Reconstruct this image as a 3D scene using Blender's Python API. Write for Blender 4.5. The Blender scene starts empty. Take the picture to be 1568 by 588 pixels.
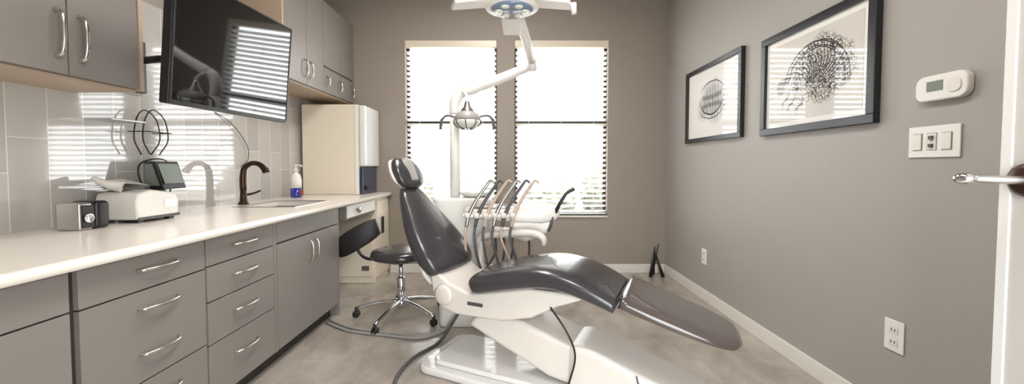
import bpy, bmesh, math, random
from mathutils import Vector, Matrix
random.seed(7)
S=bpy.context.scene
S.view_settings.view_transform='Standard'
S.view_settings.look='None'
COL=S.collection

# ---------------------------------------------------------------- materials
def srgb(r,g,b):
    f=lambda c:(c/255/12.92) if c/255<=0.04045 else ((c/255+0.055)/1.055)**2.4
    return (f(r),f(g),f(b),1)
def mat(name,rgb,rough=.5,metal=0,coat=0,spec=.5,var=0.06,vscale=6,bump=0,bscale=200,emit=0,transl=0):
    m=bpy.data.materials.new(name);m.use_nodes=True
    nt=m.node_tree;b=nt.nodes['Principled BSDF']
    c=srgb(*rgb)
    b.inputs['Roughness'].default_value=rough
    b.inputs['Metallic'].default_value=metal
    b.inputs['Coat Weight'].default_value=coat
    b.inputs['Coat Roughness'].default_value=.03
    b.inputs['Specular IOR Level'].default_value=spec
    tc=nt.nodes.new('ShaderNodeTexCoord')
    n=nt.nodes.new('ShaderNodeTexNoise');n.inputs['Scale'].default_value=vscale;n.inputs['Detail'].default_value=4
    nt.links.new(tc.outputs['Object'],n.inputs['Vector'])
    mx=nt.nodes.new('ShaderNodeMix');mx.data_type='RGBA'
    mx.inputs[6].default_value=tuple(x*(1-var) for x in c[:3])+(1,)
    mx.inputs[7].default_value=tuple(min(1,x*(1+var)) for x in c[:3])+(1,)
    nt.links.new(n.outputs['Fac'],mx.inputs[0])
    nt.links.new(mx.outputs[2],b.inputs['Base Color'])
    if bump>0:
        n2=nt.nodes.new('ShaderNodeTexNoise');n2.inputs['Scale'].default_value=bscale
        nt.links.new(tc.outputs['Object'],n2.inputs['Vector'])
        bp=nt.nodes.new('ShaderNodeBump');bp.inputs['Strength'].default_value=bump;bp.inputs['Distance'].default_value=.002
        nt.links.new(n2.outputs['Fac'],bp.inputs['Height']);nt.links.new(bp.outputs['Normal'],b.inputs['Normal'])
    if emit>0:
        b.inputs['Emission Color'].default_value=c;b.inputs['Emission Strength'].default_value=emit
    if transl>0:
        out=nt.nodes['Material Output'];tr=nt.nodes.new('ShaderNodeBsdfTranslucent');tr.inputs[0].default_value=c
        ms=nt.nodes.new('ShaderNodeMixShader');ms.inputs[0].default_value=transl
        nt.links.new(b.outputs[0],ms.inputs[1]);nt.links.new(tr.outputs[0],ms.inputs[2]);nt.links.new(ms.outputs[0],out.inputs[0])
    return m
M={}
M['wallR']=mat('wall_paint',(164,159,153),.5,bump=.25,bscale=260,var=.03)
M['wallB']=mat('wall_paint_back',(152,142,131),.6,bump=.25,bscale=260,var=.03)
M['ceil']=mat('ceiling_paint',(158,150,142),.8)
M['base']=mat('trim_paint',(226,222,214),.4)
M['edge']=mat('door_edge_paint',(190,187,182),.4)
M['cab']=mat('cabinet_laminate',(132,126,121),.36,var=.04)
M['cabdark']=mat('cabinet_gap',(52,46,42),.7)
M['side']=mat('cabinet_end_panel',(186,164,142),.4)
M['counter']=mat('countertop_solid',(238,231,221),.22,var=.03,vscale=60)
M['steel']=mat('brushed_steel',(190,188,184),.28,metal=1)
M['nickel']=mat('satin_nickel',(212,208,200),.2,metal=1)
M['chrome']=mat('chrome',(225,225,228),.08,metal=1)
M['bronze']=mat('oiled_bronze',(70,52,44),.3,metal=.8)
M['black']=mat('black_plastic',(22,22,24),.35)
M['ink']=mat('ink',(20,20,21),.6,coat=1)
M['blackrub']=mat('black_rubber',(30,29,30),.55)
M['frame']=mat('black_frame_paint',(30,30,33),.3)
M['winframe']=mat('window_bronze',(38,33,31),.45)
M['vinyl']=mat('upholstery_vinyl',(56,54,57),.24,coat=.35,var=.05,bump=.12,bscale=350)
M['vinylB']=mat('legrest_vinyl',(84,75,72),.14,coat=.6,var=.04)
M['shell']=mat('chair_shell',(216,209,201),.3,coat=.2,var=.02)
M['shellW']=mat('chair_base_gloss',(224,222,219),.1,coat=.6,var=.01)
M['white']=mat('white_plastic',(232,229,223),.35,var=.02)
M['cream']=mat('cream_enamel',(226,215,196),.32,var=.02)
M['beigehose']=mat('beige_hose',(190,168,152),.4)
M['greyhose']=mat('grey_hose',(80,77,79),.4)
M['floorhose']=mat('floor_hose_grey',(150,146,142),.4)
M['blind']=mat('blind_slat',(242,241,238),.45,var=.01,transl=.45)
M['paper']=mat('paper',(235,232,226),.7)
M['blue']=mat('blue_gel',(30,50,150),.15,coat=.5)
M['red']=mat('red_label',(160,30,35),.4)
M['darkblue']=mat('dark_blue_glass',(38,48,72),.12,coat=.5)
M['screen']=mat('screen_glass',(10,11,14),.05,coat=1,var=0)
M['lcd']=mat('lcd',(120,128,118),.2)
M['glassw']=mat('lamp_glass',(225,225,215),.15,coat=.8)
M['bluegrey']=mat('lamp_lens',(120,135,160),.2,coat=.5)
M['frost']=mat('frosted_door',(225,226,226),.1,coat=1)
M['doorp']=mat('door_paint',(165,160,154),.45)
M['leaf']=mat('foliage',(104,108,94),.8,var=.5,vscale=3)
M['ground']=mat('gravel',(150,140,130),.9,var=.2,vscale=2)
M['stucco']=mat('stucco',(165,158,150),.9,var=.1)
M['panel']=mat('light_diffuser',(255,250,244),.5,emit=3)

# tiles (glass backsplash)
m=mat('backsplash_glass_tile',(176,172,166),.07,coat=.8);nt=m.node_tree;b=nt.nodes['Principled BSDF']
tc=nt.nodes.new('ShaderNodeTexCoord');sx=nt.nodes.new('ShaderNodeSeparateXYZ');cx=nt.nodes.new('ShaderNodeCombineXYZ')
nt.links.new(tc.outputs['Object'],sx.inputs[0]);nt.links.new(sx.outputs['Z'],cx.inputs['X']);nt.links.new(sx.outputs['Y'],cx.inputs['Y'])
br=nt.nodes.new('ShaderNodeTexBrick');br.inputs['Scale'].default_value=1;br.inputs['Brick Width'].default_value=.45;br.inputs['Row Height'].default_value=.152
br.inputs['Mortar Size'].default_value=.0022;br.inputs['Mortar Smooth'].default_value=.1;br.offset=.35
br.inputs['Color1'].default_value=srgb(172,168,163);br.inputs['Color2'].default_value=srgb(196,192,186);br.inputs['Mortar'].default_value=srgb(222,219,212)
nt.links.new(cx.outputs[0],br.inputs['Vector']);nt.links.new(br.outputs['Color'],b.inputs['Base Color'])
n2=nt.nodes.new('ShaderNodeTexNoise');n2.inputs['Scale'].default_value=4;nt.links.new(tc.outputs['Object'],n2.inputs['Vector'])
mt=nt.nodes.new('ShaderNodeMath');mt.operation='MULTIPLY_ADD';mt.inputs[1].default_value=-.5
nt.links.new(br.outputs['Fac'],mt.inputs[0]);nt.links.new(n2.outputs['Fac'],mt.inputs[2])
bp=nt.nodes.new('ShaderNodeBump');bp.inputs['Strength'].default_value=.25;bp.inputs['Distance'].default_value=.004
nt.links.new(mt.outputs[0],bp.inputs['Height']);nt.links.new(bp.outputs['Normal'],b.inputs['Normal'])
M['tile']=m
# floor: mottled concrete-look vinyl with very faint seams
m=mat('concrete_look_floor',(178,172,165),.22,coat=.2);nt=m.node_tree;b=nt.nodes['Principled BSDF']
tc=nt.nodes.new('ShaderNodeTexCoord')
mp=nt.nodes.new('ShaderNodeMapping');mp.inputs['Rotation'].default_value=(0,0,math.radians(90))
nt.links.new(tc.outputs['Object'],mp.inputs[0])
br=nt.nodes.new('ShaderNodeTexBrick');br.inputs['Scale'].default_value=1;br.inputs['Brick Width'].default_value=1.2;br.inputs['Row Height'].default_value=.3
br.inputs['Mortar Size'].default_value=.001;br.offset=.4
br.inputs['Color1'].default_value=srgb(182,174,165);br.inputs['Color2'].default_value=srgb(176,167,158);br.inputs['Mortar'].default_value=srgb(154,145,136)
nt.links.new(mp.outputs[0],br.inputs['Vector'])
mp2=nt.nodes.new('ShaderNodeMapping');mp2.inputs['Scale'].default_value=(1.8,1.2,1);nt.links.new(tc.outputs['Object'],mp2.inputs[0])
n=nt.nodes.new('ShaderNodeTexNoise');n.inputs['Scale'].default_value=1.7;n.inputs['Detail'].default_value=10;n.inputs['Roughness'].default_value=.62;n.inputs['Distortion'].default_value=.35
nt.links.new(mp2.outputs[0],n.inputs['Vector'])
rp=nt.nodes.new('ShaderNodeValToRGB');rp.color_ramp.elements[0].position=.3;rp.color_ramp.elements[0].color=(.50,.46,.43,1);rp.color_ramp.elements[1].position=.62;rp.color_ramp.elements[1].color=(1.08,1.08,1.08,1)
nt.links.new(n.outputs['Fac'],rp.inputs[0])
mx=nt.nodes.new('ShaderNodeMix');mx.data_type='RGBA';mx.blend_type='MULTIPLY';mx.inputs[0].default_value=.75
nt.links.new(br.outputs['Color'],mx.inputs[6]);nt.links.new(rp.outputs[0],mx.inputs[7]);nt.links.new(mx.outputs[2],b.inputs['Base Color'])
M['floor']=m
# drawings
def artmat(name,kind):
    m=bpy.data.materials.new(name);m.use_nodes=True;nt=m.node_tree;b=nt.nodes['Principled BSDF']
    L=nt.links.new
    b.inputs['Roughness'].default_value=.6;b.inputs['Coat Weight'].default_value=1;b.inputs['Coat Roughness'].default_value=.01
    tc=nt.nodes.new('ShaderNodeTexCoord');no=nt.nodes.new('ShaderNodeTexNoise');no.inputs['Scale'].default_value=5;no.inputs['Detail'].default_value=3
    L(tc.outputs['Object'],no.inputs['Vector'])
    def math_(op,a,b_,c=None):
        q=nt.nodes.new('ShaderNodeMath');q.operation=op
        for i,v in enumerate((a,b_,c)):
            if v is None: continue
            if isinstance(v,(int,float)): q.inputs[i].default_value=v
            else: L(v,q.inputs[i])
        return q.outputs[0]
    mp=nt.nodes.new('ShaderNodeMapping');L(tc.outputs['Object'],mp.inputs[0])
    ln=nt.nodes.new('ShaderNodeVectorMath');ln.operation='LENGTH';L(mp.outputs[0],ln.inputs[0])
    if kind=='skull': mp.inputs['Scale'].default_value=(0,1/.27,1/.22)
    else: mp.inputs['Scale'].default_value=(0,1/.24,1/.2);mp.inputs['Location'].default_value=(0,.35,-.1)
    d=math_('ADD',ln.outputs['Value'],math_('MULTIPLY',math_('SUBTRACT',no.outputs['Fac'],.5),.9))
    mask=nt.nodes.new('ShaderNodeMapRange');mask.inputs[1].default_value=.95;mask.inputs[2].default_value=.8 if kind!='skull' else .5
    L(d,mask.inputs[0])
    if kind=='skull':
        w=nt.nodes.new('ShaderNodeTexWave');w.bands_direction='Y';w.inputs['Scale'].default_value=7;w.inputs['Distortion'].default_value=5;w.inputs['Detail'].default_value=3
        L(tc.outputs['Object'],w.inputs['Vector'])
        line=math_('MULTIPLY_ADD',w.outputs['Fac'],.35,.3)
    else:
        v=nt.nodes.new('ShaderNodeTexVoronoi');v.feature='DISTANCE_TO_EDGE';v.inputs['Scale'].default_value=52;L(tc.outputs['Object'],v.inputs['Vector'])
        line=math_('LESS_THAN',v.outputs['Distance'],.07)
    f=math_('MULTIPLY',mask.outputs[0],line)
    mx=nt.nodes.new('ShaderNodeMix');mx.data_type='RGBA';mx.inputs[6].default_value=srgb(205,201,194) if kind!='skull' else srgb(234,232,228);mx.inputs[7].default_value=srgb(30,28,28) if kind!='skull' else srgb(45,45,48)
    L(f,mx.inputs[0]);L(mx.outputs[2],b.inputs['Base Color'])
    return m
M['art1']=artmat('ink_drawing_print','dino');M['art2']=artmat('xray_print','skull')
M['mat']=mat('picture_mat',(232,229,224),.6,coat=1,var=.01)

# ---------------------------------------------------------------- helpers
GR=[]
def grp(name,loc=None,rot=0):
    e=bpy.data.objects.new(name,None);COL.objects.link(e);e.empty_display_size=.1
    if loc is not None: e.location=loc;e.rotation_euler=(0,0,rot)
    else: GR.append(e)
    return e
def finish(o,m,parent,bevel=0,smooth=False,sub=0,seg=2):
    COL.objects.link(o)
    if m: o.data.materials.append(M[m] if isinstance(m,str) else m)
    if parent: o.parent=parent
    if smooth:
        for p in o.data.polygons: p.use_smooth=True
    if bevel:
        bm=o.modifiers.new('b','BEVEL');bm.width=bevel;bm.segments=seg;bm.limit_method='ANGLE';bm.angle_limit=math.radians(35)
        for p in o.data.polygons: p.use_smooth=True
        o.modifiers.new('w','WEIGHTED_NORMAL')
    if sub:
        s=o.modifiers.new('s','SUBSURF');s.levels=sub;s.render_levels=sub
    return o
def mesh(name,v,f,m,parent=None,**k):
    me=bpy.data.meshes.new(name);me.from_pydata([tuple(x) for x in v],[],f);me.update()
    bm=bmesh.new();bm.from_mesh(me);bmesh.ops.recalc_face_normals(bm,faces=bm.faces);bm.to_mesh(me);bm.free()
    return finish(bpy.data.objects.new(name,me),m,parent,**k)
BF=[(0,1,3,2),(4,6,7,5),(0,4,5,1),(2,3,7,6),(0,2,6,4),(1,5,7,3)]
def boxes(name,L,m,parent=None,**k):
    v=[];f=[]
    for (x0,x1,y0,y1,z0,z1) in L:
        n=len(v)
        v+=[(x,y,z) for x in (x0,x1) for y in (y0,y1) for z in (z0,z1)]
        f+=[tuple(n+i for i in q) for q in BF]
    return mesh(name,v,f,m,parent,**k)
def box(name,b,m,parent=None,**k): return boxes(name,[b],m,parent,**k)
def prism(name,pts,a0,a1,m,parent=None,axis='y',**k):
    n=len(pts)
    def P(p,a):
        if axis=='y': return (p[0],a,p[1])
        if axis=='x': return (a,p[0],p[1])
        return (p[0],p[1],a)
    v=[P(p,a0) for p in pts]+[P(p,a1) for p in pts]
    f=[tuple(range(n)),tuple(range(2*n-1,n-1,-1))]+[(i,(i+1)%n,n+(i+1)%n,n+i) for i in range(n)]
    return mesh(name,v,f,m,parent,**k)
def loft(name,rings,m,parent=None,smooth=True,**k):
    v=[];f=[];N=len(rings[0])
    for r in rings: v+=r
    for i in range(len(rings)-1):
        for j in range(N):
            a=i*N+j;b=i*N+(j+1)%N
            f.append((a,b,b+N,a+N))
    f.append(tuple(range(N)));f.append(tuple(range(len(v)-1,len(v)-N-1,-1)))
    return mesh(name,v,f,m,parent,smooth=smooth,**k)
def catmull(P,n):
    P=[Vector(p) for p in P];Q=[P[0]*2-P[1]]+P+[P[-1]*2-P[-2]];o=[]
    for i in range(1,len(Q)-2):
        for k in range(n):
            t=k/n
            o.append(.5*((2*Q[i])+(Q[i+1]-Q[i-1])*t+(2*Q[i-1]-5*Q[i]+4*Q[i+1]-Q[i+2])*t*t+(3*Q[i]-Q[i-1]-3*Q[i+1]+Q[i+2])*t**3))
    o.append(P[-1]);return o
def tube(name,pts,r,m,parent=None,smooth_path=True,n=6,N=12,flat=1.0):
    if smooth_path and len(pts)>2: P=catmull(pts,n)
    else: P=[Vector(p) for p in pts]
    if not isinstance(r,(list,tuple)): r=[r,r]
    def R(t):
        x=t*(len(r)-1);i=min(int(x),len(r)-2);return r[i]+(r[i+1]-r[i])*(x-i)
    rings=[];u=None
    for i,p in enumerate(P):
        t=(P[min(i+1,len(P)-1)]-P[max(i-1,0)]).normalized()
        if u is None:
            u=Vector((0,0,1)) if abs(t.z)<.9 else Vector((1,0,0))
        u=(u-t*u.dot(t)).normalized();w=t.cross(u)
        rr=R(i/(len(P)-1))
        rings.append([tuple(p+u*math.cos(a)*rr*flat+w*math.sin(a)*rr) for a in [2*math.pi*k/N for k in range(N)]])
    return loft(name,rings,m,parent)
def lathe(name,prof,loc,m,parent=None,N=32,rot=None,scale=(1,1,1),**k):
    rings=[]
    R=rot or Matrix.Identity(3)
    for (r,z) in prof:
        rings.append([tuple(Vector(loc)+R@Vector((r*math.cos(a)*scale[0],r*math.sin(a)*scale[1],z*scale[2]))) for a in [2*math.pi*i/N for i in range(N)]])
    return loft(name,rings,m,parent,**k)
def sph(name,loc,r,m,parent=None,scale=(1,1,1),rot=None):
    return lathe(name,[(max(.001,r*math.sin(t)),-r*math.cos(t)) for t in [math.pi*i/14 for i in range(15)]],loc,m,parent,N=24,scale=scale,rot=rot)
def cushion(name,st,m,parent,e=.5,N=28,yoff=0):
    P=catmull([(a,0,b) for a,b,_,_ in st],5)
    W=catmull([(c,d,0) for _,_,c,d in st],5)
    rings=[]
    K=len(P)
    for i,p in enumerate(P):
        t=(P[min(i+1,K-1)]-P[max(i-1,0)]).normalized()
        n=Vector((-t.z,0,t.x));w,th=max(W[i].x,.005),max(W[i].y,.004)
        c=p-n*.5*st[len(st)//2][3]
        ring=[]
        for k in range(N):
            a=2*math.pi*k/N;ca,sa=math.cos(a),math.sin(a)
            x=w*math.copysign(abs(ca)**e,ca);y=th/2*math.copysign(abs(sa)**.65,sa)
            ring.append(tuple(c+n*y+Vector((0,yoff+x,0))))
        rings.append(ring)
    return loft(name,rings,m,parent)

# ---------------------------------------------------------------- room shell
XL,XR,YB,YF,ZC=-2.2,1.76,4.4,-.25,3.2
box('floor',(XL-.15,XR+.15,YF-1.5,YB+.15,-.1,0),'floor')
box('ceiling',(XL-.15,XR+.15,YF-.15,YB+.15,ZC,ZC+.1),'ceil')
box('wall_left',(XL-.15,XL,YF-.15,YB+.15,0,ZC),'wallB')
box('wall_right',(XR,XR+.15,YF-.15,YB+.15,0,ZC),'wallR')
W1=(-1.21,-.17);W2=(.03,1.09);WZ=(.66,2.64)
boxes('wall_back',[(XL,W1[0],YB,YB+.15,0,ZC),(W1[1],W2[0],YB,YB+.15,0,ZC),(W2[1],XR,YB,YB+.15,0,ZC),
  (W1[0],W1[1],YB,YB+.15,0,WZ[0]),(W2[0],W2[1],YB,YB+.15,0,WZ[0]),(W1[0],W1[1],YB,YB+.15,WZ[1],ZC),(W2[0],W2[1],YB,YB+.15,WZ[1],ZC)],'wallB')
boxes('wall_front',[(XL,-.1,YF-.15,YF,0,ZC),(1.0,XR,YF-.15,YF,0,ZC),(-.1,1.0,YF-.15,YF,2.15,ZC)],'wallR')
box('baseboard_right',(XR-.016,XR,YF,YB-.016,0,.1),'base',bevel=.004)
box('baseboard_back',(-1.4,XR,YB-.016,YB,0,.1),'base',bevel=.004)
boxes('trim_doorway',[(-.17,-.1,YF,YF+.02,0,2.22),(1.0,1.07,YF,YF+.02,0,2.22),(-.1,1.0,YF,YF+.02,2.15,2.22)],'base')
box('trim_backsplash',(XL,XL+.012,YF,YB,.93,2.2),'tile')

# windows
for i,(a,b) in enumerate((W1,W2)):
    g=grp('window_%d'%(i+1))
    z0,z1=WZ;y0=YB+.075
    boxes('frame',[(a,a+.035,y0,y0+.05,z0,z1),(b-.035,b,y0,y0+.05,z0,z1),(a,b,y0,y0+.05,z0,z0+.045),(a,b,y0,y0+.05,z1-.04,z1),(a,b,y0-.01,y0+.04,1.70,1.745)],'winframe',g,bevel=.003)
    box('sill',(a-.0,b+.0,YB-.02,YB+.074,z0-.02,z0),'base',g,bevel=.004)
    g=grp('window_blind')
    box('valance',(a+.003,b-.003,YB-.012,YB+.05,z1-.075,z1-.001),'cream',g,bevel=.004)
    L=[];z=z0+.05;v=[];f=[]
    while z<z1-.08:
        n=len(v);t=.004
        for (yy,zz) in ((YB+.012,z+.015),(YB+.056,z-.011)):
            for x in (a+.012,b-.012):
                v+=[(x,yy,zz),(x,yy,zz-t*.6)]
        q=[(0,4,6,2),(1,3,7,5),(0,1,5,4),(2,6,7,3),(0,2,3,1),(4,5,7,6)]
        f+=[tuple(n+k for k in r) for r in q]
        z+=.058
    mesh('slats',v,f,'blind',g)
    box('bottom_rail',(a+.01,b-.01,YB+.012,YB+.06,z0+.012,z0+.03),'blind',g,bevel=.003)
    boxes('ladder_cords',[(x-.002,x+.002,YB+.007,YB+.009,z0+.03,z1-.08) for x in (a+.16,(a+b)/2,b-.16)],'blind',g)

# exterior
box('ground_outside',(-14,14,YB+.2,30,-.3,-.2),'ground')
boxes('neighbour_building',[(-9,9,19,20,-.2,2.4)],'stucco')
def blob(name,loc,r,sc):
    bm=bmesh.new();bmesh.ops.create_icosphere(bm,subdivisions=4,radius=r)
    for v in bm.verts:
        v.co*=1+random.uniform(-.13,.13);v.co.z*=sc
    me=bpy.data.meshes.new(name);bm.to_mesh(me);bm.free()
    o=bpy.data.objects.new(name,me);o.location=loc;return finish(o,'leaf',None)
for (x,y,r,s) in ((-3.0,10,.9,.8),(-.9,11,.8,.7),(1.0,10.5,.7,.8),(2.9,11,.9,1.0)):
    blob('shrub',(x,y,r*s*.8-.2),r,s)

# ---------------------------------------------------------------- base cabinets
XF=-1.42
def hpull(name,y,z,x,parent,L=.17):
    tube(name,[(x,y-L/2,z),(x+.02,y-L/2+.012,z),(x+.03,y-L/4,z),(x+.033,y,z),(x+.03,y+L/4,z),(x+.02,y+L/2-.012,z),(x,y+L/2,z)],.0068,'nickel',parent)
def vpull(name,y,z,x,parent,L=.16,r=.006):
    tube(name,[(x,y,z-L/2),(x+.022,y,z-L/2+.012),(x+.032,y,z-L/4),(x+.034,y,z),(x+.032,y,z+L/4),(x+.022,y,z+L/2-.012),(x,y,z+L/2)],r,'nickel',parent)
g=grp('base_cabinet')
boxes('carcass',[(XL+.013,XF-.02,YF+.001,2.7,.1,.888),(XL+.013,XF-.02,2.7,3.12,.1,.72),(XF-.06,XF-.02,2.7,3.12,.72,.888)],'cabdark',g)
box('toe_kick',(XL+.013,XF-.07,YF+.001,3.12,0,.1),'cabdark',g)
box('end_panel',(XL+.013,XF,3.12,3.14,0,.72),'cab',g)
box('end_panel_top',(XF-.06,XF,3.12,3.14,.72,.888),'cab',g)
G=.003
def front(nm,y0,y1,z0,z1): box(nm,(XF-.02,XF,y0+G,y1-G,z0+G,z1-G),'cab',g,bevel=.0015)
n=0
for (y0,y1,zs) in ((YF+.01,.5,(.1,.75,.882)),(.5,1.225,(.1,.75,.882)),(1.245,1.77,(.1,.39,.745,.882)),(1.775,2.28,(.1,.375,.58,.75,.882)),(2.31,3.12,(.755,.882))):
    for a,b in zip(zs[:-1],zs[1:]):
        n+=1;front('front_%d'%n,y0,y1,a,b)
front('door_a',2.31,2.715,.1,.75);front('door_b',2.715,3.12,.1,.75)
box('stile',(XF-.02,XF-.001,2.282,2.308,.1,.882),'cab',g)
for k,(y,z) in enumerate(((1.53,.825),(1.53,.675),(1.53,.50),(1.53,.31),(2.03,.825),(2.03,.675),(2.03,.49),(2.03,.27),(.9,.825))): hpull('pull_%d'%k,y,z,XF,g)
vpull('pull_da',2.675,.63,XF,g,.15);vpull('pull_db',2.755,.63,XF,g,.15)
g=grp('countertop')
boxes('slab',[(XL+.013,-1.38,YF+.001,2.75,.89,.93),(XL+.013,-1.38,3.25,YB-.002,.89,.93),(XL+.013,-1.98,2.75,3.25,.89,.93),(-1.56,-1.38,2.75,3.25,.89,.93)],'counter',g)
tube('bullnose',[(-1.38,YF+.005,.91),(-1.38,YB-.005,.91)],.02,'counter',g,smooth_path=False)
g=grp('sink')
boxes('basin',[(-1.98,-1.56,2.75,3.25,.74,.75),(-1.98,-1.972,2.75,3.25,.75,.889),(-1.568,-1.56,2.75,3.25,.75,.889),(-1.972,-1.568,2.75,2.758,.75,.889),(-1.972,-1.568,3.242,3.25,.75,.889)],'steel',g)
boxes('rim',[(-1.995,-1.975,2.735,3.265,.9302,.934),(-1.565,-1.545,2.735,3.265,.9302,.934),(-1.975,-1.565,2.735,2.755,.9302,.934),(-1.975,-1.565,3.245,3.265,.9302,.934)],'steel',g)
lathe('drain',[(.001,.751),(.04,.751),(.042,.754),(.03,.756),(.001,.753)],(-1.77,3.0,0),'chrome',g)
g=grp('faucet')
lathe('base',[(.035,.93),(.035,.94),(.026,.955),(.022,1.0),(.02,1.06)],(-2.06,2.95,0),'bronze',g)
tube('spout',[(-2.06,2.95,1.04),(-2.06,2.95,1.14),(-2.045,2.95,1.21),(-1.99,2.95,1.245),(-1.93,2.95,1.235),(-1.885,2.95,1.19)],[.024,.023,.02,.018,.019,.024],'bronze',g)
tube('lever',[(-2.06,2.95,1.0),(-2.03,3.02,1.01),(-2.0,3.06,1.03)],[.01,.007],'bronze',g)
tube('collar',[(-1.89,2.95,1.20),(-1.88,2.95,1.175)],.025,'bronze',g)

# knee space + cream cabinet
g=grp('desk_drawer')
box('drawer',(XL+.05,XF,3.28,3.98,.76,.886),'cab',g,bevel=.003)
box('face',(XF,XF+.012,3.29,3.95,.775,.88),'white',g,bevel=.004)
lathe('knob',[(.012,0),(.014,.01),(.03,.018),(.03,.026),(.001,.03)],(XF+.012,3.5,.828),'steel',g,rot=Matrix.Rotation(math.pi/2,3,'Y'))
g=grp('dental_side_cabinet')
box('body',(XL+.02,XF,3.985,YB-.02,.0,.886),'cream',g,bevel=.008)
box('door_panel',(XF,XF+.015,4.0,YB-.03,.06,.86),'cream',g,bevel=.005)
box('slot_handle',(XF+.015,XF+.022,4.12,4.2,.5,.68),'black',g,bevel=.003)
box('front_door',(XL+.2,XF-.03,3.97,3.985,.08,.72),'cream',g,bevel=.004)
box('front_slot',(XF-.14,XF-.06,3.962,3.97,.14,.19),'steel',g,bevel=.003)

# upper cabinets
def upper(name,XU,y0,y1,z0,z1,doors,pulls,end):
    g=grp(name)
    box('carcass',(XL+.013,XU-.02,y0+.002,y1-.022 if end else y1,z0,z1),'cab',g)
    if end: box('end_panel',(XL+.013,XU-.0,y1-.02,y1,z0-.002,z1),'side',g)
    box('light_rail',(XL+.013,XU-.022,y0+.002,y1-.024,z0-.012,z0-.001),'side',g)
    for i,(a,b,c,d) in enumerate(doors): box('door_%d'%i,(XU-.02,XU,a+G,b-G,c+G,d-G),'cab',g,bevel=.002)
    for i,(y,z,l) in enumerate(pulls): vpull('pull_%d'%i,y,z,XU,g,l,.008)
    return g
upper('upper_cabinet',-1.85,YF+.002,1.955,1.60,2.8,[(-.01,.32,1.60,2.8),(.32,.65,1.60,2.8),(.65,.98,1.60,2.8),(.98,1.31,1.60,2.8),(1.31,1.625,1.60,2.8),(1.625,1.93,1.60,2.8)],[(1.583,1.765,.19),(1.668,1.765,.19),(.94,1.765,.19),(1.02,1.765,.19)],True)
g=upper('upper_cabinet',-1.79,3.06,YB-.003,1.93,2.8,[(3.06,3.40,1.93,2.8),(3.40,3.70,1.93,2.8),(3.70,4.07,2.18,2.8),(4.07,4.39,2.18,2.8),(3.70,4.07,1.93,2.17),(4.07,4.39,1.93,2.17)],[(3.355,2.07,.15),(3.44,2.07,.15),(4.02,2.04,.12),(4.33,2.04,.12),(3.75,2.04,.1)],False)
box('end_panel',(XL+.013,-1.79,3.04,3.059,1.93,2.8),'side',g)

# TV
g=grp('wall_mounted_television')
tilt=math.radians(5)
R=Matrix.Translation((-1.56,1.76,1.508))@Matrix.Rotation(-math.radians(5.0),4,'Z')@Matrix.Rotation(tilt,4,'Y')
TW=.80
def tvbox(nm,x0,x1,y0,y1,z0,z1,m,bv):
    o=box(nm,(x0,x1,y0,y1,z0,z1),m,g,bevel=bv);o.data.transform(R);return o
tvbox('case',-.05,-.004,0,TW,0,.61,'black',.006)
tvbox('screen',-.004,0.0,.012,TW-.012,.02,.598,'screen',0)
tvbox('bezel_bottom',-.004,.003,.002,TW-.002,.001,.018,'black',.001)
tvbox('bezel_top',-.004,.003,.002,TW-.002,.6,.609,'black',.001)
tvbox('bezel_l',-.004,.003,.002,.012,.018,.6,'black',.001)
tvbox('bezel_r',-.004,.003,TW-.012,TW-.002,.018,.6,'black',.001)
tvbox('back_hump',-.09,-.05,.19,.62,.1,.5,'black',.01)
box('wall_plate',(XL+.013,XL+.04,2.05,2.3,1.65,1.95),'black',g,bevel=.004)
tube('mount_arm',[(XL+.04,2.17,1.8),(-1.9,2.1,1.8),(-1.61,2.17,1.8)],.02,'black',g,smooth_path=False)

# sterilizer box on counter
g=grp('countertop_sterilizer')
box('body',(-2.15,-1.57,3.95,YB-.02,.93,1.855),'cream',g,bevel=.012,seg=3)
box('door',(-1.57,-1.50,3.965,YB-.03,1.22,1.85),'frost',g,bevel=.02,seg=4)
box('lower_front',(-1.57,-1.535,3.965,YB-.03,.94,1.215),'darkblue',g,bevel=.006)
box('trim_strip',(-1.60,-1.568,3.942,3.95,.935,1.85),'white',g)
tube('knob',[(-1.535,4.05,1.0),(-1.515,4.05,1.0)],.02,'black',g)

# soap bottle
g=grp('soap_bottle')
lathe('bottle',[(.001,.93),(.046,.932),(.048,.95),(.048,1.02)],(-2.03,3.62,0),'blue',g)
lathe('bottle_upper',[(.048,1.02),(.048,1.10),(.038,1.14),(.016,1.16),(.016,1.175)],(-2.03,3.62,0),'white',g)
lathe('pump',[(.02,1.175),(.02,1.195),(.007,1.2),(.007,1.225),(.016,1.228),(.016,1.236),(.001,1.238)],(-2.03,3.62,0),'white',g)
tube('nozzle',[(-2.03,3.62,1.232),(-1.985,3.62,1.232),(-1.97,3.62,1.22)],.007,'white',g)
box('label',(-2.0,-1.981,3.60,3.64,.955,1.0),'red',g)

# printer etc
g=grp('label_printer')
prism('body',[(1.95,.945),(2.19,.945),(2.20,1.03),(2.18,1.075),(2.03,1.10),(1.96,1.085),(1.945,1.04)],-2.12,-1.90,'white',g,axis='x',bevel=.014,seg=3)
boxes('feet',[(-2.1,-2.07,1.97,2.0,.93,.946),(-1.95,-1.92,1.97,2.0,.93,.946),(-2.1,-2.07,2.15,2.18,.93,.946),(-1.95,-1.92,2.15,2.18,.93,.946)],'black',g)
box('base_band',(-2.11,-1.898,1.955,2.195,.945,.96),'greyhose',g)
box('logo_panel',(-1.9,-1.896,2.1,2.17,1.0,1.04),'nickel',g)
for i in range(5):
    o=mesh('sheet_%d'%i,[(-2.13,1.93+i*.006,1.10+.012*i),(-1.98,1.93+i*.01,1.11+.006*i),(-1.96,2.09,1.102+.004*i),(-2.12,2.10,1.105+.012*i)],[(0,1,2,3)],'paper',g)
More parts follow.
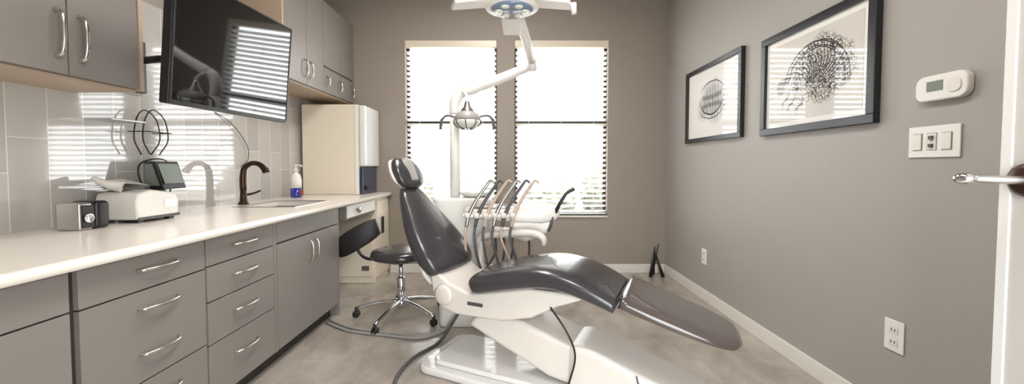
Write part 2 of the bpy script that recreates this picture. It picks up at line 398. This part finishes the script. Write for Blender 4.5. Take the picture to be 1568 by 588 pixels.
tube('paper_roll',[(-2.12,1.95,1.16),(-2.05,1.95,1.13),(-2.0,1.98,1.115)],[.012,.03],'paper',g)
g=grp('card_terminal')
prism('body',[(-2.12,1.08),(-2.01,1.09),(-2.06,1.25),(-2.12,1.25)],2.22,2.38,'black',g,axis='y',bevel=.006)
prism('screen',[(-2.016,1.12),(-2.012,1.12),(-2.052,1.235),(-2.056,1.235)],2.235,2.365,'lcd',g,axis='y')
prism('bezel_front',[(-2.11,1.11),(-2.03,1.11),(-2.07,1.235),(-2.11,1.235)],2.215,2.22,'lcd',g,axis='y')
prism('pedestal',[(-2.14,.93),(-2.06,.93),(-2.08,1.09),(-2.12,1.09)],2.25,2.31,'black',g,axis='y')
tube('cable',[(-2.12,2.26,1.05),(-2.165,2.24,1.15),(-2.165,2.25,1.24),(-2.14,2.36,1.265),(-2.15,2.42,1.2),(-2.16,2.43,1.0),(-2.15,2.42,.934)],.004,'black',g)
g=grp('desk_cube_speaker')
box('body',(-2.05,-1.94,1.72,1.78,.93,1.055),'steel',g,bevel=.01)
box('cover',(-2.06,-1.93,1.782,1.85,.93,1.06),'black',g,bevel=.02,seg=4)
box('face',(-1.94,-1.935,1.73,1.778,.94,1.045),'black',g)
lathe('lens',[(.02,0),(.022,.006),(.016,.008),(.012,.003),(.001,.003)],(-1.935,1.755,.985),'chrome',g,rot=Matrix.Rotation(math.pi/2,3,'Y'))
g=grp('wire_rack')
for j,dx in enumerate((0,.05)):
    tube('loop_%d'%j,[(-2.15+dx,2.24,1.29),(-2.15+dx,2.20,1.38),(-2.15+dx,2.22,1.5),(-2.15+dx,2.27,1.55),(-2.15+dx,2.34,1.50),(-2.15+dx,2.36,1.38),(-2.15+dx,2.30,1.29)],.0035,'black',g)
tube('shelf_wire',[(-2.185,2.2,1.42),(-2.07,2.2,1.42),(-2.07,2.35,1.42),(-2.185,2.35,1.42)],.003,'black',g,smooth_path=False)
g=grp('glass_wall_shelf')
box('shelf',(XL+.012,-2.05,1.98,2.17,1.462,1.47),'steel',g,bevel=.002)
g=grp('wall_cable')
tube('cable',[(-2.183,2.85,1.62),(-2.17,3.0,1.55),(-2.17,3.16,1.4),(-2.175,3.18,1.28),(-2.18,3.1,1.22)],.003,'greyhose',g)

# ---------------------------------------------------------------- right wall objects
def picture(y0,y1,z0,z1,art,fw,mw):
    g=grp('framed_picture');x=XR
    boxes('frame',[(x-.035,x-.002,y0,y1,z0,z0+fw),(x-.035,x-.002,y0,y1,z1-fw,z1),(x-.035,x-.002,y0,y0+fw,z0+fw,z1-fw),(x-.035,x-.002,y1-fw,y1,z0+fw,z1-fw)],'frame',g,bevel=.003)
    box('mat_board',(x-.016,x-.002,y0+fw,y1-fw,z0+fw,z1-fw),'mat',g)
    cy,cz=(y0+y1)/2,(z0+z1)/2;hy=(y1-y0)/2-fw-mw;hz=(z1-z0)/2-fw-mw
    o=box('print',(-.0005,.0005,-hy,hy,-hz,hz),art,g);o.location=(x-.0168,cy,cz)
    return g,cy,cz
def ribbons(name,lines,x,cy,cz,g):
    v=[];f=[]
    for pts,w in lines:
        P=catmull([(p[0],p[1],0) for p in pts],6) if len(pts)>2 else [Vector((p[0],p[1],0)) for p in pts]
        K=len(P);b=len(v)
        for i,p in enumerate(P):
            t=(P[min(i+1,K-1)]-P[max(i-1,0)]).normalized();n=Vector((-t.y,t.x,0))*w*(.35+.65*math.sin(math.pi*(i+.5)/K))
            for s in (-1,1):
                q=p+n*s;v.append((x,cy-q.x,cz+q.y))
        for i in range(K-1): f.append((b+2*i,b+2*i+1,b+2*i+3,b+2*i+2))
    me=bpy.data.meshes.new(name);me.from_pydata(v,[],f);me.update()
    return finish(bpy.data.objects.new(name,me),'ink',g)
rnd=random.Random(3)
g,cy,cz=picture(1.85,2.70,1.43,2.085,'art1',.045,.035)
L=[]
def arc(cx,cz_,r,a0,a1,asp=1,j=.004,n=9):
    return [(cx+r*math.cos(math.radians(a0+(a1-a0)*i/(n-1)))+rnd.uniform(-j,j),cz_+asp*r*math.sin(math.radians(a0+(a1-a0)*i/(n-1)))+rnd.uniform(-j,j)) for i in range(n)]
for r in (.245,.238,.215,.205): L.append((arc(.03,-.06,r,-8,168,1.0),.0028))
for k in range(30):
    a=math.radians(-5+k*5.8);L.append(([(.03+.205*math.cos(a),-.06+.205*math.sin(a)),(.03+.245*math.cos(a+.06),-.06+.245*math.sin(a+.06))],.0028))
for k in range(16):
    a=20+k*8.5;ar=math.radians(a)
    p0=(.03+.205*math.cos(ar),-.06+.205*math.sin(ar));p2=(.02+.05*math.cos(ar),-.10+.06*math.sin(ar))
    pm=((p0[0]+p2[0])/2+.035,(p0[1]+p2[1])/2+.01);L.append(([p0,pm,p2],.003))
for k in range(75):
    cx_,cz2=rnd.uniform(-.15,.23),rnd.uniform(-.15,.14);r=rnd.uniform(.012,.05);a=rnd.uniform(0,360)
    L.append((arc(cx_,cz2,r,a,a+rnd.uniform(120,320),1,.002,7),.0018))
for (x0,z0_) in ((-.17,-.07),(-.12,-.10),(-.05,-.12)):
    for d in (0,.012): L.append(([(x0+d,z0_),(x0-.02+d,z0_-.04),(x0-.055+d,z0_-.06),(x0-.06+d,z0_-.10)],.003))
for k in range(8): L.append((arc(-.2,-.03,.02+.008*k,20+6*k,250,.7,.002,8),.002))
for k in range(14): L.append(([(-.27+.014*k,-.055),(-.267+.014*k,-.075)],.002))
ribbons('ink_strokes',L,XR-.01745,cy,cz,g)
g,cy,cz=picture(2.93,3.86,1.445,2.13,'art2',.04,.09)
L=[]
for row,(zc_,h) in enumerate(((.045,.05),(-.02,.05))):
    for k in range(13):
        u=-.15+.025*k;zz_=zc_-.35*u*u*(1 if row else -1)*1.4
        L.append((arc(u,zz_,.0105,90,450,h/.024,.0005,9),.0022))
        L.append(([(u,zz_-h*.25),(u+.001,zz_+h*.25)],.004))
L.append((arc(0,.10,.22,200,340,.95,.003,12),.007));L.append((arc(0,.06,.20,20,160,.6,.003,12),.005))
L.append((arc(0,.02,.235,205,335,.7,.003,12),.004))
ribbons('ink_strokes',L,XR-.01745,cy,cz,g)
g=grp('thermostat')
def rr(y0,y1,z0,z1,r,n=6):
    o=[]
    for (cy,cz,a0) in ((y1-r,z1-r,0),(y0+r,z1-r,90),(y0+r,z0+r,180),(y1-r,z0+r,270)):
        for k in range(n+1):
            a=math.radians(a0+90*k/n);o.append((cy+r*math.cos(a),cz+r*math.sin(a)))
    return o
prism('body',rr(1.475,1.667,1.49,1.595,.035),XR-.03,XR-.001,'white',g,axis='x',bevel=.006,seg=3)
box('display',(XR-.032,XR-.030,1.56,1.62,1.53,1.57),'lcd',g)
prism('dial',rr(1.495,1.545,1.515,1.57,.02),XR-.034,XR-.030,'base',g,axis='x',bevel=.002)
g=grp('light_switch_plate')
box('plate',(XR-.008,XR-.001,1.511,1.708,1.258,1.39),'white',g,bevel=.003)
for k in range(3):
    y=1.54+k*.056
    boxes('outline_%d'%k,[(XR-.009,XR-.008,y-.0025,y+.0365,1.2875,1.3605)],'floorhose',g)
    if k!=1: box('rocker_%d'%k,(XR-.013,XR-.009,y,y+.034,1.29,1.358),'base',g,bevel=.002)
    else:
        box('toggle_frame',(XR-.010,XR-.009,y,y+.034,1.29,1.358),'base',g,bevel=.0003)
        boxes('toggles',[(XR-.018,XR-.010,y+.01,y+.024,1.30,1.315),(XR-.018,XR-.010,y+.01,y+.024,1.333,1.348)],'greyhose',g)
for (y0,y1,zc,h) in ((1.70,1.79,.443,.145),(3.45,3.54,.40,.14)):
    g=grp('electrical_outlet')
    box('plate',(XR-.007,XR-.001,y0,y1,zc-h/2,zc+h/2),'white',g,bevel=.003)
    boxes('sockets',[(XR-.010,XR-.007,y0+.025,y1-.025,zc+.012,zc+.045),(XR-.010,XR-.007,y0+.025,y1-.025,zc-.045,zc-.012)],'base',g,bevel=.002)
    boxes('slots',[(XR-.0105,XR-.010,y0+.035+d,y0+.039+d,zc+s,zc+s+.012) for d in (0,.016) for s in (.022,-.034)],'black',g)

# door
g=grp('door_1')
box('slab',(.955,.995,YF+.02,.75,.01,2.13),'doorp',g,bevel=.002)
box('edge_strip',(.950,.9549,.735,.7505,.01,2.13),'edge',g)
zz=1.195
RX=Matrix.Rotation(-math.pi/2,3,'Y')
lathe('rosette',[(.001,0),(.03,0),(.031,.006),(.024,.011),(.012,.012)],(.954,.708,zz),'bronze',g,rot=RX)
tube('neck',[(.95,.708,zz),(.925,.712,zz),(.905,.722,zz+.001),(.885,.738,zz+.002)],[.008,.0075,.007],'steel',g)
sph('lever_tip',(.876,.747,zz+.002),.013,'chrome',g,scale=(1.1,1.3,.9))
boxes('hinges',[(.948,.956,YF+.02,YF+.04,z,z+.1) for z in (.25,1.1,1.9)],'steel',g)

# ---------------------------------------------------------------- dental chair
C=grp('dental_chair',(-.02,2.266,0),-math.radians(24.6))
cushion('seat_cushion',[(-.185,.585,.16,.03),(-.17,.60,.215,.10),(-.10,.625,.245,.125),(.08,.672,.25,.13),(.27,.705,.25,.125),(.42,.695,.25,.115),(.56,.655,.245,.10),(.68,.605,.235,.08)],'vinyl',C)
cushion('leg_rest',[(.682,.602,.232,.075),(.85,.548,.225,.07),(1.0,.502,.21,.062),(1.1,.474,.19,.055),(1.17,.455,.15,.045),(1.20,.443,.09,.02)],'vinylB',C)
tube('leg_seam',[(.681,-.236,.565),(.681,-.2,.602),(.681,0,.607),(.681,.2,.602),(.681,.236,.565)],.004,'black',C)
cushion('backrest',[(-.655,1.09,.07,.03),(-.648,1.07,.11,.07),(-.60,.99,.15,.10),(-.51,.86,.21,.13),(-.43,.755,.24,.145),(-.37,.68,.235,.14),(-.335,.62,.21,.12),(-.32,.585,.165,.05)],'vinyl',C,e=.65)
cushion('headrest',[(-.77,1.295,.05,.02),(-.76,1.28,.09,.06),(-.725,1.225,.12,.085),(-.69,1.16,.12,.085),(-.665,1.12,.09,.06),(-.655,1.105,.05,.02)],'vinyl',C,e=.8)
cushion('headrest_shell',[(-.82,1.275,.05,.015),(-.81,1.26,.095,.03),(-.77,1.20,.128,.035),(-.735,1.14,.128,.035),(-.715,1.10,.09,.02)],'shell',C,e=.8)
cushion('headrest_inset',[(-.753,1.275,.035,.02),(-.725,1.232,.05,.03),(-.695,1.175,.05,.03),(-.67,1.135,.035,.02)],'floorhose',C,e=.8)
tube('headrest_bar',[(-.77,0,1.16),(-.73,0,1.08),(-.69,0,.95)],[.02,.025],'steel',C,flat=.4)
cushion('backrest_shell',[(-.69,1.0,.09,.02),(-.65,.93,.14,.03),(-.56,.79,.19,.035),(-.49,.67,.21,.04),(-.45,.58,.20,.05),(-.42,.52,.17,.03)],'shell',C,e=.7)
prism('seat_frame',[(-.43,.58),(-.37,.59),(-.30,.54),(-.16,.50),(.0,.53),(.2,.575),(.5,.58),(.48,.55),(.36,.50),(.22,.42),(.05,.375),(-.25,.365),(-.34,.385),(-.41,.46)],-.19,.19,'shell',C,bevel=.03,seg=4)
box('badge',(-.17,-.07,-.1925,-.19,.435,.455),'greyhose',C)
lathe('hinge_cap',[(.06,0),(.06,.01),(.045,.018),(.001,.02)],(-.33,-.19,.47),'shell',C,rot=Matrix.Rotation(math.pi/2,3,'X'))
prism('lift_arm',[(-.2,.30),(-.14,.375),(.0,.385),(.15,.37),(.55,.25),(.62,.20),(.60,.06),(.3,.10),(.02,.21)],-.15,.15,'shell',C,bevel=.03,seg=4)
prism('lift_cover',[(.40,.285),(.46,.30),(.54,.29),(.75,.22),(1.04,.135),(1.10,.06),(1.10,.0),(.42,.0),(.40,.12)],-.155,.155,'shell',C,bevel=.035,seg=5)
prism('base_plate',rr(-.5,1.08,-.25,.25,.08),0.0,.045,'shellW',C,axis='z',bevel=.015,seg=3)
prism('base_top',rr(-.42,.5,-.2,.2,.06),.045,.075,'shellW',C,axis='z',bevel=.012,seg=3)
tube('arm_seam',[(.75,-.158,.215),(.77,-.158,.12),(.77,-.158,.05)],.004,'greyhose',C)
tube('control_cable',[(.33,-.2,.50),(.42,-.22,.40),(.46,-.20,.28),(.43,-.18,.14),(.4,-.18,.06)],.005,'black',C)
tube('armrest',[(-.37,.29,.66),(-.35,.29,.725),(-.27,.29,.75),(-.08,.29,.775),(.05,.29,.78),(.11,.29,.755),(.115,.29,.71)],[.02,.03,.036,.038,.034,.03,.02],'shell',C,flat=.75)
tube('armrest_post',[(-.34,.29,.70),(-.34,.27,.6),(-.30,.2,.5)],[.03,.028],'shell',C)

# ---------------------------------------------------------------- delivery unit
D=grp('dental_delivery_unit')
prism('pedestal',rr(-.56,-.22,2.88,3.16,.05),0,.62,'white',D,axis='z',bevel=.01)
prism('pedestal_head',rr(-.60,-.16,2.84,3.20,.07),.62,.985,'white',D,axis='z',bevel=.02,seg=3)
lathe('spittoon_bowl',[(.03,.98),(.09,.99),(.125,1.02),(.12,1.025),(.08,1.0),(.02,.99)],(-.29,3.0,0),'glassw',D)
tube('support_arm',[(-.2,2.95,.72),(.0,2.98,.70),(.14,2.85,.72),(.15,2.8,.84)],[.045,.045,.04],'white',D)
loft('tray_head',[[ (x,2.74+dy*w,z0+dz*h) for (dy,dz) in [(math.copysign(abs(math.cos(a))**.5,math.cos(a)),math.copysign(abs(math.sin(a))**.5,math.sin(a))) for a in [2*math.pi*k/24 for k in range(24)]]] for (x,w,z0,h) in ((-.33,.06,.90,.01),(-.325,.1,.90,.03),(-.2,.14,.89,.038),(.05,.16,.885,.05),(.2,.16,.885,.06),(.29,.14,.895,.055),(.325,.11,.90,.03),(.33,.05,.90,.01))],'white',D)
prism('tray_body',[(-.02,.85),(.26,.87),(.30,.84),(.24,.76),(.10,.70),(.02,.72)],2.62,2.88,'shell',D,bevel=.025,seg=3)
prism('tray_top',rr(-.28,.26,2.66,2.86,.04),.935,.945,'steel',D,axis='z')
box('holder_bar',(-.33,.02,2.55,2.585,.88,.905),'white',D,bevel=.008)
boxes('holder_links',[(-.3,-.27,2.58,2.66,.885,.90),(-.03,0.0,2.58,2.66,.885,.90)],'white',D)
for i in range(6):
    x=-.305+i*.06;m_=('steel','greyhose','beigehose')[i%3]
    tube('handpiece_%d'%i,[(x,2.55,.82),(x+.02,2.555,.90),(x+.07,2.58,1.0),(x+.125,2.60,1.08),(x+.16,2.60,1.125),(x+.185,2.59,1.11)],[.011,.014,.011,.010,.008,.007],m_,D)
    lathe('cradle_%d'%i,[(.013,.875),(.022,.88),(.024,.91),(.016,.912)],(x+.008,2.555,0),'shell',D,N=16)
    b=.47+.05*math.sin(i*2.1)
    tube('hose_%d'%i,[(x,2.55,.83),(x-.005,2.53,.74),(x+.01+.01*i,2.55,b+.08),(x+.05,2.6,b),(x+.10,2.68,b+.05),(x+.13,2.76,.62),(x+.12,2.80,.74)],.0085,'greyhose' if i%4 else 'beigehose',D,N=8)
tube('suction_tip',[(.29,2.62,.90),(.33,2.60,.98),(.37,2.60,1.04),(.42,2.6,1.07)],[.014,.012,.010,.014],'black',D)
tube('suction_hose',[(.28,2.62,.92),(.27,2.6,.84),(.25,2.62,.78)],.01,'greyhose',D)

# operating light on pole
Lm=grp('dental_operating_light')
tube('post',[(-.44,2.98,.986),(-.44,2.98,1.66)],.038,'white',Lm)
tube('elbow',[(-.44,2.98,1.62),(-.44,2.98,1.70),(-.41,2.98,1.77),(-.36,2.98,1.80)],[.04,.042,.042],'white',Lm)
tube('long_arm',[(-.37,2.98,1.795),(-.1,2.98,1.89),(.14,2.98,1.99)],[.044,.038,.034],'white',Lm)
lathe('joint',[(.001,-.05),(.038,-.045),(.038,.05),(.001,.055)],(.15,2.98,2.0),'white',Lm)
tube('upper_arm',[(.15,2.98,2.02),(.10,2.6,2.05),(.03,2.1,2.04),(.01,1.95,2.03)],[.03,.034,.03],'white',Lm,smooth_path=False)
lathe('neck',[(.001,-.03),(.035,-.025),(.04,.03),(.03,.06),(.001,.07)],(0,1.95,2.01),'white',Lm)
zc=1.98;cy=1.83
lathe('head',[(.001,-.03),(.09,-.028),(.125,-.02),(.135,0),(.12,.035),(.06,.06),(.001,.065)],(0,cy,zc),'white',Lm)
lathe('lens',[(.001,-.006),(.095,-.006),(.10,.002)],(0,cy,zc-.028),'bluegrey',Lm)
for k in range(6):
    a=k*math.pi/3
    lathe('bulb_%d'%k,[(.001,-.012),(.018,-.010),(.022,-.004)],(.062*math.cos(a),cy+.062*math.sin(a),zc-.028),'glassw',Lm,N=16)
for k,a in enumerate((200,340,90)):
    ca,sa=math.cos(math.radians(a)),math.sin(math.radians(a));nx,ny=-sa,ca
    v=[];w0,w1=.055,.045
    for (r,w) in ((.10,w0),(.28,w1)):
        for s_ in (-1,1):
            for dz in (-.014,.014): v.append((ca*r+nx*w*s_,cy+sa*r+ny*w*s_,zc+dz-(r-.1)*.22))
    mesh('wing_%d'%k,v,[(0,1,3,2),(4,6,7,5),(0,4,5,1),(2,3,7,6),(0,2,6,4),(1,5,7,3)],'white',Lm,bevel=.008)
tube('grip',[(.27,cy-.10,zc-.04),(.275,cy-.10,zc-.085)],[.016,.012],'shell',Lm)
# small examination lamp
E=grp('examination_lamp')
x,y=-.335,2.90
tube('hanger',[(-.375,2.94,1.79),(-.345,2.92,1.76),(x,y,1.72),(x,y,1.68)],.012,'white',E)
lathe('cap',[(.008,1.72),(.02,1.70),(.026,1.67),(.05,1.64),(.055,1.625)],(x,y,0),'steel',E)
lathe('dome',[(.055,1.63),(.085,1.61),(.10,1.58),(.102,1.565)],(x,y,0),'floorhose',E)
lathe('lens',[(.10,1.568),(.095,1.54),(.07,1.515),(.03,1.502),(.001,1.50)],(x,y,0),'glassw',E)
for k in range(8):
    a=k*math.pi/4;tube('rib_%d'%k,[(x+.102*math.cos(a),y+.102*math.sin(a),1.565),(x+.092*math.cos(a),y+.092*math.sin(a),1.53),(x+.03*math.cos(a),y+.03*math.sin(a),1.498)],.004,'greyhose',E)
for s in (-1,1):
    tube('handle_%d'%s,[(x+s*.09,y,1.59),(x+s*.15,y,1.60),(x+s*.19,y,1.57),(x+s*.20,y,1.50)],[.007,.009,.012],'greyhose',E)

# stool
T=grp('dental_stool');sx,sy=-.90,3.10
lathe('seat',[(.001,.475),(.18,.475),(.225,.49),(.237,.515),(.225,.545),(.17,.56),(.001,.562)],(sx,sy,0),'vinyl',T,N=48)
lathe('seat_pan',[(.001,.45),(.12,.455),(.15,.475)],(sx,sy,0),'black',T)
lathe('column',[(.018,.30),(.018,.455)],(sx,sy,0),'chrome',T)
lathe('gas_sleeve',[(.03,.10),(.032,.32),(.024,.33)],(sx,sy,0),'chrome',T)
lathe('hub',[(.001,.085),(.045,.09),(.045,.14),(.03,.15)],(sx,sy,0),'chrome',T)
for k in range(5):
    a=math.radians(-105+72*k);c,s=math.cos(a),math.sin(a);R_=.36
    tube('leg_%d'%k,[(sx+c*.03,sy+s*.03,.13),(sx+c*.18,sy+s*.18,.115),(sx+c*R_,sy+s*R_,.075)],[.022,.018,.014],'chrome',T)
    px,py=sx+c*R_,sy+s*R_
    RW=Matrix.Rotation(a,3,'Z')@Matrix.Rotation(math.pi/2,3,'X')
    for d in (-.018,.008):
        o=RW@Vector((0,0,d))
        lathe('wheel_%d%d'%(k,d>0),[(.001,0),(.024,0),(.028,.003),(.028,.008),(.024,.011),(.001,.011)],(px+o.x,py+o.y,.029),'blackrub',T,N=20,rot=RW)
    tube('fork_%d'%k,[(px,py,.08),(px,py,.035)],[.014,.01],'black',T)
tube('back_bar',[(sx-.1,sy,.465),(sx-.28,sy+.02,.47),(sx-.36,sy+.04,.53),(sx-.37,sy+.04,.60)],.013,'black',T)
bs=[]
for i in range(11):
    t=-1+i*.2;px=sx-.385+.17*t;pz=.625+.10*t;py=sy+.03+.06*t*t;h=.085*(1-.25*abs(t)**3)
    bs.append([(px-.35*h*math.cos(q),py+.022*math.sin(q),pz+h*math.cos(q)) for q in [2*math.pi*k/20 for k in range(20)]])
loft('back_pad',bs,'blackrub',T)

# floor hose
g=grp('floor_hose')
for k in range(2):
    tube('hose_%d'%k,[(-1.44,3.0-.05*k,.013),(-1.2,2.85-.05*k,.011),(-.9,2.76-.04*k,.011),(-.66,2.71-.03*k,.011),(-.52,2.8-.03*k,.011),(-.44,2.87,.05)],.010,'floorhose',g)
tube('hose_3',[(-.40,2.87,.12),(-.5,2.62,.013),(-.62,2.4,.013),(-.66,2.15,.013),(-.6,1.95,.013)],.011,'greyhose',g)
# decor
g=grp('floor_sculpture')
tube('rod_0',[(1.53,4.22,.0),(1.60,4.28,.32)],[.02,.006],'black',g)
tube('rod_1',[(1.67,4.22,.0),(1.60,4.28,.26)],[.02,.006],'black',g)
tube('rod_2',[(1.60,4.34,.0),(1.59,4.27,.30)],[.02,.006],'black',g)
tube('rod_3',[(1.57,4.24,.11),(1.63,4.26,.36)],[.012,.005],'black',g)

# ceiling lights
for k,(x,y) in enumerate(((0.1,.8),(-.3,2.7))):
    g=grp('ceiling_light_panel')
    boxes('rim',[(x-.32,x+.32,y-.62,y-.6,ZC-.02,ZC-.001),(x-.32,x+.32,y+.6,y+.62,ZC-.02,ZC-.001),(x-.32,x-.3,y-.6,y+.6,ZC-.02,ZC-.001),(x+.3,x+.32,y-.6,y+.6,ZC-.02,ZC-.001)],'white',g)
    box('diffuser',(x-.3,x+.3,y-.6,y+.6,ZC-.012,ZC-.002),'panel',g)
    l=bpy.data.lights.new('panel_lamp','AREA');l.shape='RECTANGLE';l.size=.58;l.size_y=1.18;l.energy=37;l.color=(1,.96,.915)
    o=bpy.data.objects.new('panel_lamp',l);COL.objects.link(o);o.location=(x,y,ZC-.03);o.parent=g
# world
w=bpy.data.worlds.new('World');S.world=w;w.use_nodes=True
bg=w.node_tree.nodes['Background'];bg.inputs[0].default_value=(.94,.98,1,1);bg.inputs[1].default_value=11

# recentre empties
bpy.context.view_layer.update()
for e in GR:
    pts=[]
    for c in e.children:
        pts+=[c.matrix_world@Vector(b) for b in c.bound_box] if c.type=='MESH' else [c.location]
    if not pts: continue
    lo=Vector([min(p[i] for p in pts) for i in range(3)]);hi=Vector([max(p[i] for p in pts) for i in range(3)])
    cc=Vector(((lo.x+hi.x)/2,(lo.y+hi.y)/2,lo.z))
    e.location=cc
    for c in e.children: c.matrix_parent_inverse=Matrix.Translation(-cc)
# camera
cam=bpy.data.cameras.new('camera');co=bpy.data.objects.new('camera',cam);COL.objects.link(co)
co.location=(0,0,1.22);co.rotation_euler=(math.radians(88),0,0)
cam.sensor_width=36;cam.lens=13.55;cam.shift_y=-.0117;cam.clip_start=.02
S.camera=co
